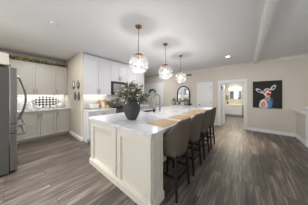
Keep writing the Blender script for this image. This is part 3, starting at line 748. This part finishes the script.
MB().lathe([(0, .03), (.04, .03), (.04, .16), (0, .16)], (lx, ly, lz), 14).build('candle', M['creamcer'], t)
t = thing('flower_pot', (-2.62, 5.68, .873), 'cream pot of pale greens in front of the arched mirror', 'potted plant')
MB().lathe([(0, 0), (.07, 0), (.10, .08), (.095, .13), (.08, .13), (0, .10)], (-2.62, 5.68, .873), 20).build('pot', M['creamcer'], t, True)
mb = MB(); mb2 = MB()
for k in range(90):
    d = (random.uniform(-1, 1), random.uniform(-1, 1), random.uniform(.3, 1.3)); p = Vector((-2.62, 5.68, .99))+Vector(d)*.09
    (mb if k % 3 else mb2).leaf(p, d, .09, .04)
tag(mb.build('leaves', M['leaf'], t), kind='stuff'); tag(mb2.build('pale_flowers', M['blossom'], t), kind='stuff')
tag(MB().lathe([(0, 0), (.05, 0), (.06, .015), (.13, .09), (.12, .09), (.05, .025), (0, .02)], (-2.22, 5.68, .873), 22).build('dark_bowl', M['dark_metal'], None, True), 'dark metal bowl on the console, right of the mirror', 'bowl')
for i, (x, h, lb) in enumerate(((-2.90, .14, 'short ivory candle on the console between lantern and potted greens'), (-2.42, .10, 'small ivory candle on the console between potted greens and dark bowl'))):
    t = thing('candle', (x, 5.66, .873), lb, 'candle')
    MB().lathe([(0, 0), (.045, 0), (.05, .01), (.03, .02), (0, .02)], (x, 5.66, .873), 16).build('holder', M['dark_metal'], t, True)
    MB().lathe([(0, .02), (.03, .02), (.03, h), (0, h)], (x, 5.66, .873), 14).build('wax', M['creamcer'], t, True)
# half wreath on the double door
t = thing('door_swag', (-4.82, YF-.03, 1.62), 'dark leafy swag hanging on the white double door', 'wreath')
pts = [(-4.82+.25*math.cos(a), YF-.045, 1.58+.17*math.sin(a)) for a in [PI*k/10 for k in range(11)]]
MB().tube(pts, .012, 6).build('branch', M['stem'], t)
mb = MB()
for k in range(130):
    p = Vector(random.choice(pts))+Vector((random.uniform(-.03, .03), -.03, random.uniform(-.03, .03)))
    mb.leaf(p, (random.uniform(-1, 1), random.uniform(-.4, 0), random.uniform(-.6, .8)), .075, .035)
tag(mb.build('leaves', M['leafd'], t), kind='stuff')
# vent, switches, outlet
t = thing('wall_vent', (-2.37, YF-.01, 2.44), 'small dark louvred vent high on the wall above the mirror', 'vent')
MB().box(-2.51, -2.23, YF-.012, YF, 2.42, 2.50).build('frame', M['grate'], t)
for k in range(4): MB().box(-2.50, -2.24, YF-.018, YF-.012, 2.430+k*.017, 2.438+k*.017).build('slat', M['dark_metal'], t)
def plate(name, cat, x, z, label, w=.075, n=1):
    t = thing(name, (x, YF-.006, z-.06), label, cat)
    MB().box(x-w/2, x+w/2, YF-.006, YF, z-.06, z+.06, .002).build('plate', M['plate'], t)
    for k in range(n):
        c = x-w/2+w*(k+.5)/n
        MB().box(c-.012, c+.012, YF-.010, YF-.006, z-.03, z+.03, .001).build('rocker' if cat == 'switch' else 'socket', M['white'], t)
plate('light_switch', 'switch', -1.13, 1.13, 'white light switch plate between the white door and the bathroom doorway', .12, 2)
plate('light_switch', 'switch', 1.19, 1.17, 'white light switch plate right of the painting', .075, 1)
plate('power_outlet', 'outlet', 1.17, .36, 'white power outlet low on the wall below the painting', .075, 1)
# newel post
t = thing('newel_post', (1.36, 5.02, 0), 'white square newel post at the end of the stair half wall', 'post')
MB().box(1.285, 1.435, 4.94, 5.095, 0, 1.02).box(1.275, 1.445, 4.93, 5.098, 0, .14).build('shaft', M['trim'], t)
MB().box(1.265, 1.455, 4.92, 5.10, 1.02, 1.05, .004).box(1.28, 1.44, 4.935, 5.09, 1.05, 1.075, .01).build('cap', M['trim'], t)

# ------------------------------------------------------------------ bathroom things
t = thing('bathroom_vanity', (-.68, 9.55, 0), 'white bathroom vanity seen through the doorway', 'vanity')
MB().box(-1.16, -.20, 9.30, YB-.005, .08, .74).box(-1.16, -.20, 9.38, YB-.005, 0, .08).build('body', M['cabw'], t)
MB().box(-1.18, -.18, 9.27, YB-.005, .74, .775, .004).build('countertop', M['creamcer'], t)
for k in range(3):
    d = MB().box(-1.14, -.84, 9.28, 9.30, .10+k*.21, .29+k*.21, .004).build('drawer', M['cabw'], t)
    MB().tube([(-.99, 9.28, .20+k*.21), (-.99, 9.255, .20+k*.21)], .014, 8).build('knob', M['pull'], d)
for k in range(2):
    a = -.82+k*.305
    d = face_panel(MB(), 'y', 9.30, -1, a, a+.30, .10, .72).build('door', M['cabw'], t)
    MB().tube([(a+(.27 if k == 0 else .03), 9.28, .62), (a+(.27 if k == 0 else .03), 9.255, .62)], .014, 8).build('knob', M['pull'], d)
t = thing('bathroom_mirror', (-.57, YB-.03, 1.12), 'rectangular mirror over the bathroom vanity', 'mirror')
MB().box(-.90, -.24, YB-.02, YB-.002, 1.12, 1.68).build('glass', M['mirror'], t)
mb = MB()
for q in ((-.92, -.90, 1.10, 1.70), (-.24, -.22, 1.10, 1.70), (-.92, -.22, 1.10, 1.12), (-.92, -.22, 1.68, 1.70)): mb.box(q[0], q[1], YB-.03, YB-.002, q[2], q[3])
mb.build('frame', M['trim'], t)
t = thing('vanity_light', (-.60, YB-.1, 1.76), 'glowing bar light above the bathroom mirror', 'wall lamp')
MB().box(-.95, -.25, YB-.03, YB-.002, 1.79, 1.87).build('back_plate', M['pull'], t)
for k in range(3):
    x = -.85+k*.25
    MB().lathe([(0, 0), (.07, .02), (.085, .07), (.06, .14), (0, .15)], (x, YB-.12, 1.75), 14).build('shade', M['lamp_white'], t, True)
lamp('vanity_bulbs', 'AREA', (-.6, YB-.3, 1.9), 12, (1, .9, .72), .7, .15, (math.radians(-35), 0, 0))
lamp('bath_fill_light', 'AREA', (-.5, 7.6, 2.13), 32, (1, .92, .78), .3)  # added fill without a fixture, brightens the vanity
t = thing('hand_towel', (-1.08, YB-.06, 1.0), 'green hand towel hanging left of the bathroom mirror', 'towel')
MB().box(-1.15, -1.01, YB-.05, YB-.03, 1.06, 1.36, .006).build('cloth', mat('olive_towel', (128, 140, 62), .95), t)
MB().tube([(-1.17, YB-.001, 1.37), (-1.17, YB-.045, 1.37), (-.99, YB-.045, 1.37), (-.99, YB-.001, 1.37)], .007, 6).build('bar', M['dark_metal'], t)
t = thing('soap_bottle', (-1.0, 9.5, .776), 'small black soap bottle on the bathroom vanity', 'bottle')
MB().lathe([(0, 0), (.04, 0), (.045, .02), (.045, .14), (.015, .17), (0, .17)], (-1.0, 9.5, .776), 14).build('bottle', M['black'], t, True)
MB().tube([(-1.0, 9.5, .94), (-1.0, 9.5, .99), (-1.0, 9.45, .99)], .008, 6).build('pump', M['black'], t)
